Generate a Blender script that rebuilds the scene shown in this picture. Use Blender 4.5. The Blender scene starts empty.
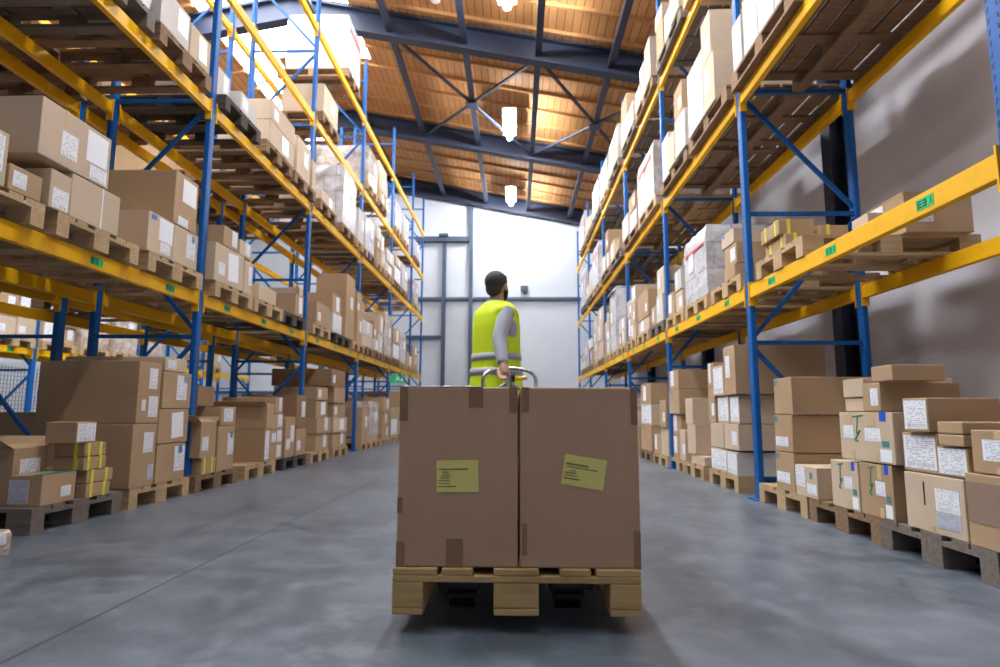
import bpy, bmesh, math, random
from mathutils import Vector, Matrix
R = math.radians
rnd = random.Random(11)
scene = bpy.context.scene
col = scene.collection

# ------------------------------------------------------------------ camera, world, exposure
F_PX, PITCH, YAW, ROLL, CAM_H = 606.23, 0.1279, 0.0250, 0.0036, 0.7046
cd = bpy.data.cameras.new('camera'); cam = bpy.data.objects.new('camera', cd); col.objects.link(cam)
cd.sensor_width = 36; cd.sensor_fit = 'HORIZONTAL'; cd.lens = F_PX/1000*36
cd.clip_start = .05; cd.clip_end = 200
cam.matrix_world = (Matrix.Translation((0, 0, CAM_H)) @ Matrix.Rotation(YAW, 4, 'Z') @
                    Matrix.Rotation(math.pi/2+PITCH, 4, 'X') @ Matrix.Rotation(ROLL, 4, 'Z'))
cd.dof.use_dof = True; cd.dof.focus_distance = 2.7; cd.dof.aperture_fstop = 2.8
scene.camera = cam
scene.view_settings.view_transform = 'Standard'
scene.view_settings.look = 'None'
scene.view_settings.use_curve_mapping = False
scene.view_settings.gamma = 1
scene.view_settings.exposure = 0.66
scene.cycles.use_denoising = True
scene.cycles.max_bounces = 7
scene.cycles.diffuse_bounces = 4
scene.cycles.sample_clamp_indirect = 6
w = bpy.data.worlds.new('world'); scene.world = w; w.use_nodes = True
wb = w.node_tree.nodes['Background']; wb.inputs[0].default_value = (.72, .84, 1, 1); wb.inputs[1].default_value = .06
SKYLIGHT = 14.0
LAMP = 240.0

# ------------------------------------------------------------------ materials
def mat(name, base, rough=.6, metal=0, emit=None, es=0, spec=.5):
    m = bpy.data.materials.new(name); m.use_nodes = True
    b = m.node_tree.nodes['Principled BSDF']
    b.inputs['Base Color'].default_value = (*base, 1); b.inputs['Roughness'].default_value = rough
    b.inputs['Metallic'].default_value = metal; b.inputs['Specular IOR Level'].default_value = spec
    if emit:
        b.inputs['Emission Color'].default_value = (*emit, 1); b.inputs['Emission Strength'].default_value = es
    return m
class NT:
    def __init__(s, m): s.t = m.node_tree; s.b = s.t.nodes['Principled BSDF']
    def n(s, typ, **kw):
        q = s.t.nodes.new(typ)
        for k, v in kw.items():
            if k.startswith('_'): setattr(q, k[1:], v)
            else: q.inputs[k.replace('__', ' ')].default_value = v
        return q
    def l(s, a, b): s.t.links.new(a, b)
    def math(s, op, a, b=None, c=None):
        q = s.t.nodes.new('ShaderNodeMath'); q.operation = op
        for i, v in enumerate((a, b, c)):
            if v is None: continue
            if isinstance(v, (int, float)): q.inputs[i].default_value = v
            else: s.l(v, q.inputs[i])
        return q.outputs[0]
    def mix(s, f, a, b, mode='MIX'):
        q = s.t.nodes.new('ShaderNodeMix'); q.data_type = 'RGBA'; q.blend_type = mode
        for i, v in ((0, f), (6, a), (7, b)):
            if isinstance(v, (int, float)): q.inputs[i].default_value = v
            elif isinstance(v, tuple): q.inputs[i].default_value = (*v, 1)
            else: s.l(v, q.inputs[i])
        return q.outputs[2]
    def ramp(s, f, a, b):
        q = s.t.nodes.new('ShaderNodeMapRange'); s.l(f, q.inputs[0]); q.inputs[1].default_value = a; q.inputs[2].default_value = b
        return q.outputs[0]
    def coord(s, k='Object', scale=(1, 1, 1)):
        c = s.t.nodes.new('ShaderNodeTexCoord'); m = s.t.nodes.new('ShaderNodeMapping'); s.l(c.outputs[k], m.inputs[0])
        m.inputs['Scale'].default_value = scale; return m.outputs[0]
    def noise(s, vec, scale, detail=3, rough=.5):
        q = s.n('ShaderNodeTexNoise', Scale=scale, Detail=detail, Roughness=rough); s.l(vec, q.inputs['Vector']); return q.outputs[0]
    def bump(s, h, strength=.2, dist=.01):
        q = s.n('ShaderNodeBump', Strength=strength, Distance=dist); s.l(h, q.inputs['Height']); s.l(q.outputs[0], s.b.inputs['Normal'])
    def sep(s, v):
        q = s.t.nodes.new('ShaderNodeSeparateXYZ'); s.l(v, q.inputs[0]); return q.outputs
    def out(s, c): s.l(c, s.b.inputs['Base Color'])

def card(name, base, var=.16):
    m = mat(name, base, .78, spec=.25); T = NT(m)
    v = T.coord('Object'); n1 = T.noise(v, 2.2, 4); n2 = T.noise(T.coord('Object', (1, 1, 60)), 3, 2)
    oi = T.n('ShaderNodeObjectInfo').outputs['Random']
    c = T.mix(T.ramp(n1, .3, .7), tuple(x*.88 for x in base), tuple(min(1, x*1.08) for x in base))
    c = T.mix(T.math('MULTIPLY', T.ramp(n2, .35, .65), .10), c, tuple(x*.75 for x in base))
    c = T.mix(T.math('MULTIPLY', oi, var*2), c, (base[0]*.72, base[1]*.66, base[2]*.62))
    T.out(c); T.bump(n2, .15, .003)
    return m
CARD = card('cardboard', (.47, .32, .19))
CARDL = card('pale_cardboard', (.62, .49, .36))  # real pale board; also stands in for bright light on aisle faces
CARDD = card('dark_cardboard', (.30, .185, .105))
CARDW = card('white_cardboard', (.62, .58, .54), .06)
CARDM = card('kraft_cardboard', (.50, .315, .205), .03)
def wood(name, a, b, sc=(3, 40, 40)):
    m = mat(name, a, .8, spec=.2); T = NT(m)
    n = T.noise(T.coord('Object', sc), 1.2, 4); n2 = T.noise(T.coord('Object'), 5, 2)
    oi = T.n('ShaderNodeObjectInfo').outputs['Random']
    c = T.mix(T.ramp(n, .3, .7), a, b); c = T.mix(T.math('MULTIPLY', T.ramp(n2, .5, .75), .35), c, tuple(x*.45 for x in b))
    c = T.mix(T.math('MULTIPLY', oi, .35), c, tuple(x*.6 for x in a))
    T.out(c); T.bump(n, .25, .004); return m
WOOD = wood('pallet_wood', (.58, .42, .25), (.44, .29, .15))
WOODB = wood('brown_pallet_wood', (.33, .21, .125), (.20, .12, .07))  # real brown pallets; also stands in for shade under the aisle rack's shelves
WOODG = wood('weathered_pallet_wood', (.24, .20, .17), (.15, .125, .105))
WOODD = wood('dark_pallet_wood', (.10, .085, .075), (.06, .05, .045))
WOODM = wood('clean_pallet_wood', (.60, .42, .20), (.47, .30, .12))
TAPE = mat('brown_tape', (.40, .25, .13), .35)
TAPEM = mat('kraft_tape', (.27, .155, .085), .38)
TAPEL = mat('tan_tape', (.56, .42, .22), .4)
BLUETAPE = mat('blue_tape', (.01, .09, .62), .4)
YSTRAP = mat('yellow_strap', (.80, .72, .03), .4)
GREENM = mat('green_marker', (.01, .22, .13), .6)
TEAL = mat('teal_print', (.06, .22, .24), .6)
BLUEP = mat('blue_print', (.06, .22, .50), .6)
REDP = mat('red_print', (.62, .05, .04), .6)
BLACKP = mat('black_print', (.02, .02, .025), .6)
YELLOWL = mat('yellow_label', (.74, .66, .21), .7)
YINK = mat('label_ink', (.14, .12, .035), .7)
def label_mat(name, paper=(.84, .85, .90), ink=(.13, .14, .2)):
    m = mat(name, paper, .45); T = NT(m)
    x, y, z = T.sep(T.coord('UV'))
    oi = T.n('ShaderNodeObjectInfo').outputs['Random']
    rows = T.math('MULTIPLY', y, 15.0); fr = T.math('FRACT', rows); fl = T.math('FLOOR', rows)
    cx = T.t.nodes.new('ShaderNodeCombineXYZ')
    T.l(T.math('MULTIPLY', x, 9.0), cx.inputs[0]); T.l(T.math('MULTIPLY', fl, 17.3), cx.inputs[1]); T.l(T.math('MULTIPLY', oi, 91), cx.inputs[2])
    n = T.noise(cx.outputs[0], 1.0, 2)
    txt = T.math('MULTIPLY', T.math('GREATER_THAN', n, .50), T.math('LESS_THAN', T.math('ABSOLUTE', T.math('SUBTRACT', fr, .5)), .22))
    cb = T.t.nodes.new('ShaderNodeCombineXYZ'); T.l(T.math('MULTIPLY', x, 60.0), cb.inputs[0]); T.l(T.math('MULTIPLY', oi, 31), cb.inputs[1])
    bar = T.math('GREATER_THAN', T.noise(cb.outputs[0], 1.0, 1), .5)
    inb = T.math('MULTIPLY', T.math('LESS_THAN', y, .19), T.math('GREATER_THAN', y, .07))
    k = T.math('ADD', T.math('MULTIPLY', bar, inb), T.math('MULTIPLY', txt, T.math('SUBTRACT', 1, inb)))
    mx = T.math('MULTIPLY', T.math('GREATER_THAN', x, .07), T.math('LESS_THAN', x, .93))
    T.out(T.mix(T.math('MULTIPLY', T.math('MULTIPLY', k, mx), .55), paper, ink)); return m
LABEL = label_mat('printed_label')
PAPER = mat('white_paper', (.86, .87, .92), .5)
POUCH = mat('clear_pouch', (.30, .20, .15), .12, spec=.8)
GREYLABEL = label_mat('grey_label', (.50, .52, .60), (.12, .13, .2))
def film(name, a, b):
    m = mat(name, a, .22, spec=.6); T = NT(m)
    v = T.coord('Object'); n = T.noise(v, 7, 4, .65); br = T.n('ShaderNodeTexBrick', Scale=1.0)
    sp = T.sep(v); cc = T.t.nodes.new('ShaderNodeCombineXYZ'); T.l(T.math('ADD', sp[1], sp[0]), cc.inputs[0]); T.l(sp[2], cc.inputs[1]); T.l(cc.outputs[0], br.inputs['Vector'])
    br.inputs['Brick Width'].default_value = .42; br.inputs['Row Height'].default_value = .27; br.inputs['Mortar Size'].default_value = .008
    br.inputs['Color1'].default_value = (*a, 1); br.inputs['Color2'].default_value = (*[x*.86 for x in a], 1); br.inputs['Mortar'].default_value = (*[x*.45 for x in b], 1)
    T.out(T.mix(T.ramp(n, .45, .72), br.outputs[0], b)); T.bump(n, .8, .03); return m
FILMW = film('white_stretch_film', (.58, .55, .56), (.70, .71, .76))
FILMB = film('clear_stretch_film', (.50, .38, .28), (.72, .70, .72))
PLASTIC = mat('clear_plastic', (.80, .82, .86), .15, spec=.8)
DPLASTIC = mat('black_plastic', (.015, .015, .02), .35)
def steel(name, base, rough=.5, worn=.35):
    m = mat(name, base, rough, spec=.28); T = NT(m); n = T.noise(T.coord('Object'), 9, 4, .7)
    T.out(T.mix(T.math('MULTIPLY', T.ramp(n, .55, .8), worn), base, tuple(x*.55 for x in base))); return m
ORANGE = steel('orange_paint', (.88, .455, .003))
BLUE = steel('blue_paint', (.003, .095, .34))
def post_mat():
    m = mat('blue_perforated_paint', (.003, .10, .37), .5, spec=.28); T = NT(m)
    x, y, z = T.sep(T.coord('Object'))
    fz = T.math('ABSOLUTE', T.math('SUBTRACT', T.math('FRACT', T.math('MULTIPLY', z, 20.0)), .5))
    slx = T.math('ADD', T.math('ABSOLUTE', y), T.math('MULTIPLY', T.math('SUBTRACT', T.math('FRACT', T.math('MULTIPLY', z, 20.0)), .5), .012))
    hx = T.math('LESS_THAN', T.math('ABSOLUTE', T.math('SUBTRACT', slx, .024)), .005)
    k = T.math('MULTIPLY', hx, T.math('LESS_THAN', fz, .27))
    geo = T.t.nodes.new('ShaderNodeNewGeometry'); nx = T.sep(geo.outputs['Normal'])[0]
    k = T.math('MULTIPLY', k, T.math('GREATER_THAN', T.math('ABSOLUTE', nx), .7))
    n = T.noise(T.coord('Object'), 9, 4, .7)
    c = T.mix(T.math('MULTIPLY', T.ramp(n, .55, .8), .3), (.003, .10, .37), (.002, .045, .22))
    T.out(T.mix(k, c, (.002, .004, .02))); return m
POST = post_mat()
GREENTAG = mat('green_tag', (.0, .50, .14), .5)
STEELD = steel('dark_roof_steel', (.024, .030, .054), .5, .15)
FRAMEM = steel('grey_wall_steel', (.07, .10, .15), .5, .15)
CHROME = mat('brushed_chrome', (.55, .56, .60), .25, 1)
JACK = mat('jack_red', (.30, .03, .02), .4)
LIGHTM = mat('lamp_diffuser', (1, 1, 1), .4, emit=(.93, .96, 1), es=LAMP)
LIGHTW = mat('dim_lamp_diffuser', (1, 1, 1), .4, emit=(.93, .96, 1), es=LAMP*.5)
SKYM = mat('skylight_glazing', (1, 1, 1), .4, emit=(.90, .95, 1), es=SKYLIGHT)
WHITEP = mat('white_plastic', (.8, .8, .8), .4)
HIVIS = mat('hi_vis_fabric', (.72, .93, .01), .6, emit=None)
BAND = mat('reflective_band', (.42, .44, .50), .35)
KNIT = mat('grey_knit', (.42, .44, .50), .9)
SKIN = mat('skin', (.52, .28, .19), .5)
HAIR = mat('dark_hair', (.035, .03, .032), .7)
TROUS = mat('dark_trousers', (.03, .04, .08), .8)
SHOE = mat('black_shoe', (.02, .02, .02), .5)

def floor_mat():
    m = mat('polished_concrete', (.2, .22, .25), .4, spec=.45); T = NT(m)
    v = T.coord('Object'); n1 = T.noise(v, .55, 5, .62); n2 = T.noise(v, 6, 5, .7); n3 = T.noise(T.coord('Object', (1, .35, 1)), 2.2, 4, .6)
    n4 = T.noise(v, 2.1, 6, .72)
    c = T.mix(T.ramp(n1, .38, .62), (.060, .074, .096), (.130, .155, .19)); c = T.mix(T.math('MULTIPLY', T.ramp(n4, .44, .62), .55), c, (.175, .203, .245))
    c = T.mix(T.math('MULTIPLY', T.ramp(n2, .47, .66), .6), c, (.22, .248, .29))
    c = T.mix(T.math('MULTIPLY', T.ramp(n3, .52, .70), .6), c, (.055, .065, .08))
    x, y, z = T.sep(v)
    j1 = T.math('LESS_THAN', T.math('ABSOLUTE', T.math('ADD', x, 1.44)), .007)
    j2 = T.math('LESS_THAN', T.math('ABSOLUTE', T.math('SUBTRACT', T.math('FRACT', T.math('DIVIDE', y, 4.4)), .5)), .0012)
    T.out(T.mix(T.math('MULTIPLY', j1, .85), c, (.03, .034, .04)))
    T.l(T.math('ADD', T.math('MULTIPLY', n2, .25), .22), T.b.inputs['Roughness']); T.bump(n2, .08, .004); return m
def wall_mat(name, a, b, py, pz, joint=.5):
    m = mat(name, a, .7); T = NT(m); v = T.coord('Object'); x, y, z = T.sep(v); n = T.noise(v, .9, 4)
    c = T.mix(T.ramp(n, .3, .7), a, b)
    u = T.math('ADD', x, y)
    j1 = T.math('LESS_THAN', T.math('ABSOLUTE', T.math('SUBTRACT', T.math('FRACT', T.math('DIVIDE', u, py)), .5)), .006/py)
    j2 = T.math('LESS_THAN', T.math('ABSOLUTE', T.math('SUBTRACT', T.math('FRACT', T.math('DIVIDE', z, pz)), .5)), .008/pz)
    T.out(T.mix(T.math('MULTIPLY', T.math('MAXIMUM', j1, j2), joint), c, tuple(q*.45 for q in a))); return m
def roof_mat():
    m = mat('ceiling_boards', (.5, .27, .1), .65, spec=.3); T = NT(m); v = T.coord('Object'); x, y, z = T.sep(v)
    bx = T.math('DIVIDE', x, .145); fl = T.math('FLOOR', bx); fr = T.math('FRACT', bx)
    cx = T.t.nodes.new('ShaderNodeCombineXYZ'); T.l(fl, cx.inputs[0]); T.l(T.math('FLOOR', T.math('ADD', T.math('DIVIDE', y, 4.4), T.math('MULTIPLY', fl, .37))), cx.inputs[1])
    wn = T.n('ShaderNodeTexWhiteNoise'); T.l(cx.outputs[0], wn.inputs['Vector'])
    g = T.noise(T.coord('Object', (18, 1.6, 1)), 1.5, 4)
    c = T.mix(T.ramp(wn.outputs['Value'], 0, 1), (.41, .19, .068), (.55, .28, .108))
    c = T.mix(T.math('MULTIPLY', T.ramp(g, .35, .7), .4), c, (.36, .165, .055))
    kn = T.noise(T.coord('Object', (9, 3, 1)), 1.6, 2); c = T.mix(T.math('MULTIPLY', T.ramp(kn, .68, .76), .6), c, (.14, .06, .025))
    gap = T.math('LESS_THAN', fr, .09)
    T.out(T.mix(T.math('MULTIPLY', gap, .85), c, (.03, .014, .007))); return m
CONC = floor_mat()
WALLR = wall_mat('side_wall_panels', (.68, .66, .71), (.60, .585, .63), 4.4, 2.4, .18)
WALLF = wall_mat('end_wall_panels', (.60, .635, .69), (.55, .59, .65), 3.0, 2.5, .12)
BOARDS = roof_mat()
BATT = wood('batten_wood', (.54, .28, .115), (.42, .21, .08), (30, 4, 4))

# ------------------------------------------------------------------ mesh helpers
class MB:
    def __init__(s): s.v = []; s.f = []; s.uv = {}
    def box(s, x0, x1, y0, y1, z0, z1, M=None):
        n = len(s.v); P = [(x0, y0, z0), (x1, y0, z0), (x1, y1, z0), (x0, y1, z0), (x0, y0, z1), (x1, y0, z1), (x1, y1, z1), (x0, y1, z1)]
        if M: P = [tuple(M @ Vector(p)) for p in P]
        s.v += P
        s.f += [tuple(n+i for i in q) for q in ((0, 3, 2, 1), (4, 5, 6, 7), (0, 1, 5, 4), (1, 2, 6, 5), (2, 3, 7, 6), (3, 0, 4, 7))]
        return s
    def bar(s, a, b, wd, ht, up=(0, 0, 1)):
        a, b = Vector(a), Vector(b); d = b-a; L = d.length; z = d.normalized(); u = Vector(up)
        x = u.cross(z)
        if x.length < 1e-4: x = Vector((1, 0, 0)).cross(z)
        x.normalize(); y = z.cross(x)
        M = Matrix((x, y, z)).transposed().to_4x4(); M.translation = a
        return s.box(-wd/2, wd/2, -ht/2, ht/2, 0, L, M)
    def tube(s, pts, rad, n=10, cap=True):
        pts = [Vector(p) for p in pts]; rad = rad if isinstance(rad, (list, tuple)) else [rad]*len(pts); base = len(s.v); prev = None
        for i, p in enumerate(pts):
            d = (pts[min(i+1, len(pts)-1)]-pts[max(i-1, 0)]).normalized()
            x = (prev - d*prev.dot(d)) if prev else d.orthogonal()
            x.normalize(); prev = x; y = d.cross(x)
            for k in range(n):
                a = 2*math.pi*k/n; s.v.append(tuple(p+(x*math.cos(a)+y*math.sin(a))*rad[i]))
        for i in range(len(pts)-1):
            for k in range(n):
                a = base+i*n+k; b = base+i*n+(k+1) % n; s.f.append((a, b, b+n, a+n))
        if cap:
            s.f.append(tuple(base+k for k in reversed(range(n)))); m = base+(len(pts)-1)*n; s.f.append(tuple(m+k for k in range(n)))
        return s
    def ell(s, c, r, M=None, nu=16, nv=10):
        base = len(s.v); c = Vector(c)
        for j in range(nv+1):
            t = math.pi*j/nv
            for k in range(nu):
                a = 2*math.pi*k/nu; p = Vector((r[0]*math.sin(t)*math.cos(a), r[1]*math.sin(t)*math.sin(a), r[2]*math.cos(t)))
                if M: p = M @ p
                s.v.append(tuple(c+p))
        for j in range(nv):
            for k in range(nu):
                a = base+j*nu+k; b = base+j*nu+(k+1) % nu; s.f.append((a, a+nu, b+nu, b))
        return s
    def loft(s, rings):
        n = len(rings[0]); base = len(s.v)
        for r in rings: s.v += [tuple(p) for p in r]
        for i in range(len(rings)-1):
            for k in range(n):
                a = base+i*n+k; b = base+i*n+(k+1) % n; s.f.append((a, b, b+n, a+n))
        s.f.append(tuple(base+k for k in reversed(range(n)))); m = base+(len(rings)-1)*n; s.f.append(tuple(m+k for k in range(n)))
        return s
    def mesh(s, name, material, smooth=False, uvaxes=None):
        me = bpy.data.meshes.new(name); me.from_pydata(s.v, [], s.f); me.materials.append(material)
        if smooth:
            for p in me.polygons: p.use_smooth = True
        if uvaxes:
            a, b, fl = uvaxes; V = s.v; lo = [min(q[a] for q in V), min(q[b] for q in V)]; hi = [max(q[a] for q in V), max(q[b] for q in V)]
            ul = me.uv_layers.new(name='uv')
            for lp in me.loops:
                q = V[lp.vertex_index]; u = (q[a]-lo[0])/(hi[0]-lo[0]+1e-9); vv = (q[b]-lo[1])/(hi[1]-lo[1]+1e-9)
                ul.data[lp.index].uv = (1-u if fl else u, vv)
        me.update(); return me
    def build(s, name, material, parent=None, loc=None, smooth=False, uvaxes=None, bevel=0):
        o = bpy.data.objects.new(name, s.mesh(name, material, smooth, uvaxes)); col.objects.link(o)
        if parent: o.parent = parent
        if loc: o.location = loc
        if bevel:
            b = o.modifiers.new('bevel', 'BEVEL'); b.width = bevel; b.segments = 2; b.limit_method = 'ANGLE'
        return o
def empty(name, loc=(0, 0, 0), rz=0, parent=None):
    o = bpy.data.objects.new(name, None); col.objects.link(o); o.location = loc; o.rotation_euler = (0, 0, rz); o.empty_display_size = .1
    if parent: o.parent = parent
    return o
def tag(o, label=None, cat=None, group=None, kind=None):
    if label: o['label'] = label
    if cat: o['category'] = cat
    if group: o['group'] = group
    if kind: o['kind'] = kind
    return o

# ------------------------------------------------------------------ the hall
XW = 3.42; YB, YF = -7.0, 19.55; XL0 = -11.5; RIDGE = -4.3; SL = .191
def zr(x, z0=7.72): return z0-SL*x if x > RIDGE else z0-SL*RIDGE-SL*(RIDGE-x)
tag(MB().box(XL0, XW+.2, YB, YF+.2, -.15, 0).build('floor', CONC), kind='structure')
m = MB(); m.box(XW, XW+.2, YB, YF, 0, zr(XW))
wr = tag(m.build('wall_right', WALLR), kind='structure')
for y in (1.75, 6.15, 10.55, 14.95):
    c = MB(); c.box(XW-.16, XW-.145, y-.09, y+.09, 0, zr(XW)-.5).box(XW-.015, XW, y-.09, y+.09, 0, zr(XW)-.5).box(XW-.145, XW-.015, y-.006, y+.006, 0, zr(XW)-.5)
    c.build('steel_column', STEELD, wr)
m = MB()
def gable(m, y0, y1, xa, xb, top=True):
    n = len(m.v); xs = [xa]+([RIDGE] if xa < RIDGE < xb else [])+[xb]
    for y in (y0, y1):
        m.v += [(xa, y, 0), (xb, y, 0)]+[(x, y, zr(x)) for x in reversed(xs)]
    k = 2+len(xs); m.f += [tuple(n+i for i in range(k)), tuple(n+k+i for i in reversed(range(k)))]
    for i in range(k): j = (i+1) % k; m.f.append((n+j, n+i, n+k+i, n+k+j))
gable(m, YF, YF+.2, XL0, XW+.2)
wf = tag(m.build('wall_back', WALLF), kind='structure')
fy0, fy1 = YF-.12, YF-.002
def fr(name, x0, x1, z0, z1, y0=fy0): return MB().box(x0, x1, y0, fy1, z0, z1).build(name, FRAMEM, wf)
fr('steel_post', -1.51, -1.39, 0, zr(-1.45)-.5)
fr('steel_rail', -1.37, 1.98, 4.31, 4.40); fr('steel_rail', -2.25, -1.53, 4.31, 4.40); fr('steel_rail', -6.2, -2.41, 4.31, 4.40)
fr('door_post', -2.39, -2.27, 0, 6.26); fr('door_header', -6.2, -1.53, 6.26, 6.42, YF-.2); fr('door_rail', -6.2, -2.41, 3.05, 3.14)
fr('steel_rail', -11.3, -6.36, 4.31, 4.40); fr('steel_rail', -11.3, -6.36, 1.25, 1.33); fr('door_rail', -6.2, -2.41, 1.25, 1.33)
fr('steel_post', -6.36, -6.2, 0, 7.4); fr('steel_rail', 1.98, XW, 4.31, 4.40)
MB().box(-2.5, -2.2, YF-.3, YF-.12, 6.42, 6.5).build('door_track', FRAMEM, wf)
m = MB(); m.box(XL0-.2, XL0, YB, YF, 0, zr(XL0)); tag(m.build('wall_left', WALLF), kind='structure')

# roof deck: two slopes, cut open for the skylight strip
ceil = empty('ceiling'); tag(ceil, kind='structure')
def slab(name, x0, x1, y0, y1, z0, th, material, parent=ceil):
    m = MB(); a, b = zr(x0, z0), zr(x1, z0)
    m.v = [(x0, y0, a), (x1, y0, b), (x1, y1, b), (x0, y1, a), (x0, y0, a+th), (x1, y0, b+th), (x1, y1, b+th), (x0, y1, a+th)]
    m.f = [(0, 3, 2, 1), (4, 5, 6, 7), (0, 1, 5, 4), (1, 2, 6, 5), (2, 3, 7, 6), (3, 0, 4, 7)]
    return m.build(name, material, parent)
SX0, SX1, SY0, SY1 = -6.0, -3.15, .5, 12.3
slab('roof_deck', SX1, XW+.2, YB, YF+.2, 7.72, .08, BOARDS)
slab('roof_deck', RIDGE, SX1, SY1, YF+.2, 7.72, .08, BOARDS)
slab('roof_deck', SX0, RIDGE, 18.2, YF+.2, 7.72, .08, BOARDS); slab('roof_deck', -5.2, RIDGE, SY1, 18.2, 7.72, .08, BOARDS)
slab('roof_deck', RIDGE, SX1, YB, SY0, 7.72, .08, BOARDS); slab('roof_deck', SX0, RIDGE, YB, SY0, 7.72, .08, BOARDS)
slab('roof_deck', XL0-.2, SX0, YB, YF+.2, 7.72, .08, BOARDS)
slab('skylight_pane', SX0, -5.2, SY1+.1, 18.2, 7.74, .03, SKYM)  # pane added on the left slope to brighten the end wall
for y0, y1 in ((SY0, 1.72), (1.82, 6.1), (6.2, 10.5), (10.6, SY1)):
    slab('skylight_pane', RIDGE+.02, SX1, y0, y1, 7.74, .03, SKYM)
    slab('skylight_pane', SX0, RIDGE-.02, y0, y1, 7.74, .03, SKYM)
MB().box(RIDGE-.03, RIDGE+.03, SY0, SY1, zr(RIDGE)-.04, zr(RIDGE)+.08).build('skylight_bar', FRAMEM, ceil)
k = 0; y = -6.6
while y < YF:
    if min(abs(y-t) for t in (-2.6, 1.77, 6.15, 10.55, 14.95, 19.4)) > .2:
        slab('batten', SX1 if SY0 < y < SY1 else RIDGE, XW, y-.03, y+.03, 7.72-.065, .064, BATT)
        slab('batten', XL0, SX0 if SY0 < y < 18.2 else RIDGE, y-.03, y+.03, 7.72-.065, .064, BATT)
    y += .733
def rafter(y):
    for xa, xb in ((RIDGE, XW-.02), (XL0, RIDGE)):
        m = MB()
        for dz0, dz1, hw in ((0, .03, .11), (.03, .44, .012), (.44, .47, .11)):
            n = len(m.v); a, b = zr(xa, 7.2), zr(xb, 7.2)
            m.v += [(xa, y-hw, a+dz0), (xb, y-hw, b+dz0), (xb, y+hw, b+dz0), (xa, y+hw, a+dz0), (xa, y-hw, a+dz1), (xb, y-hw, b+dz1), (xb, y+hw, b+dz1), (xa, y+hw, a+dz1)]
            m.f += [tuple(n+i for i in q) for q in ((0, 3, 2, 1), (4, 5, 6, 7), (0, 1, 5, 4), (1, 2, 6, 5), (2, 3, 7, 6), (3, 0, 4, 7))]
        m.build('rafter', STEELD, ceil)
RY = (-2.6, 1.77, 6.15, 10.55, 14.95, 19.35)
for y in RY: rafter(y)
SXs = (-2.36, -.95, .43, 1.77)
for a, b in zip(RY, RY[1:]):
    for x in SXs+(3.1, -3.8, -7.5):
        MB().bar((x, a+.02, zr(x, 7.38)), (x, b-.02, zr(x, 7.38)), .09, .12, up=(1, 0, 0)).build('roof_strut', STEELD, ceil)
for (x0, x1) in ((-2.36, .43), (.43, 3.1)):
    a, b = RY[3]+.05, RY[4]-.05
    for p, q in (((x0, a), (x1, b)), ((x1, a), (x0, b))):
        MB().bar((p[0], p[1], zr(p[0], 7.34)), (q[0], q[1], zr(q[0], 7.34)), .05, .05).build('cross_brace', STEELD, ceil)
    xm = (x0+x1)/2; MB().box(xm-.13, xm+.13, 12.62, 12.88, zr(xm, 7.28), zr(xm, 7.28)+.012).build('gusset_plate', STEELD, ceil)

# ------------------------------------------------------------------ ceiling lamps and small fixtures
for i, (y0, y1, w_) in enumerate(((12.68, 14.08, 'middle'), (17.4, 18.8, 'far end'), (7.9, 9.28, 'front'), (3.2, 4.6, 'overhead'), (-1.5, -.1, 'behind'))):
    L = empty('ceiling_lamp', (-.13, (y0+y1)/2, 7.3)); h = (y1-y0)/2-.06
    tag(L, ('lit tube lamp hanging between the two middle dark rafters', 'small lit tube lamp hanging close to the white end wall', 'lit tube lamp cut off by the top edge of the photo', 'lit tube lamp above the loaded truck, outside the photo', 'lit tube lamp above the camera, outside the photo')[i], 'lamp', 'tube lamps under the roof')
    m = MB(); m.tube([(0, -h, 0), (0, -h+.02, 0), (0, h-.02, 0), (0, h, 0)], [.045, .06, .06, .045], 14); m.build('diffuser', LIGHTW if i == 4 else LIGHTM, L, smooth=True)
    MB().box(-.15, .15, -h-.03, h+.03, .075, .12).build('lamp_housing', WHITEP, L)
    for s in (-1, 1): MB().tube([(0, s*h*.8, .12), (0, s*h*.8, zr(-.13)-7.3)], .006, 6).build('hanger', STEELD, L)
zt = zr(-1.39)
m = MB(); m.tube([(0, 0, 0), (0, 0, -.03), (0, 0, -.05), (0, 0, -.06)], [.085, .085, .06, .02], 20)
tag(m.build('smoke_detector', WHITEP, loc=(-1.42, 9.93, zt+.006)), 'round white smoke detector fixed to the wooden ceiling boards', 'detector')
wbx = empty('wall_box', (.3, YF, 4.62)); tag(wbx, 'small grey box on the white end wall above the steel rail', 'box')
MB().box(-.12, .12, -.12, 0, -.02, .16).build('casing', FRAMEM, wbx, bevel=.01); MB().box(-.07, .07, -.15, -.12, -.07, .02).build('lens', DPLASTIC, wbx)
ex = empty('exit_sign', (-3.8, YF-.01, 1.62)); tag(ex, 'small green exit sign on the end wall seen under the shelf', 'sign')
MB().box(-.25, .25, -.03, 0, 0, .26).build('sign_panel', GREENTAG, ex)
m = MB(); m.box(-.02, .06, -.034, -.03, .1, .17).box(-.02, .02, -.034, -.03, .18, .21); m.bar((0, -.032, .12), (-.06, -.032, .04), .004, .025); m.bar((.03, -.032, .12), (.09, -.032, .05), .004, .025); m.box(.13, .2, -.034, -.03, .04, .22)
m.build('pictogram', PAPER, ex)

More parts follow.
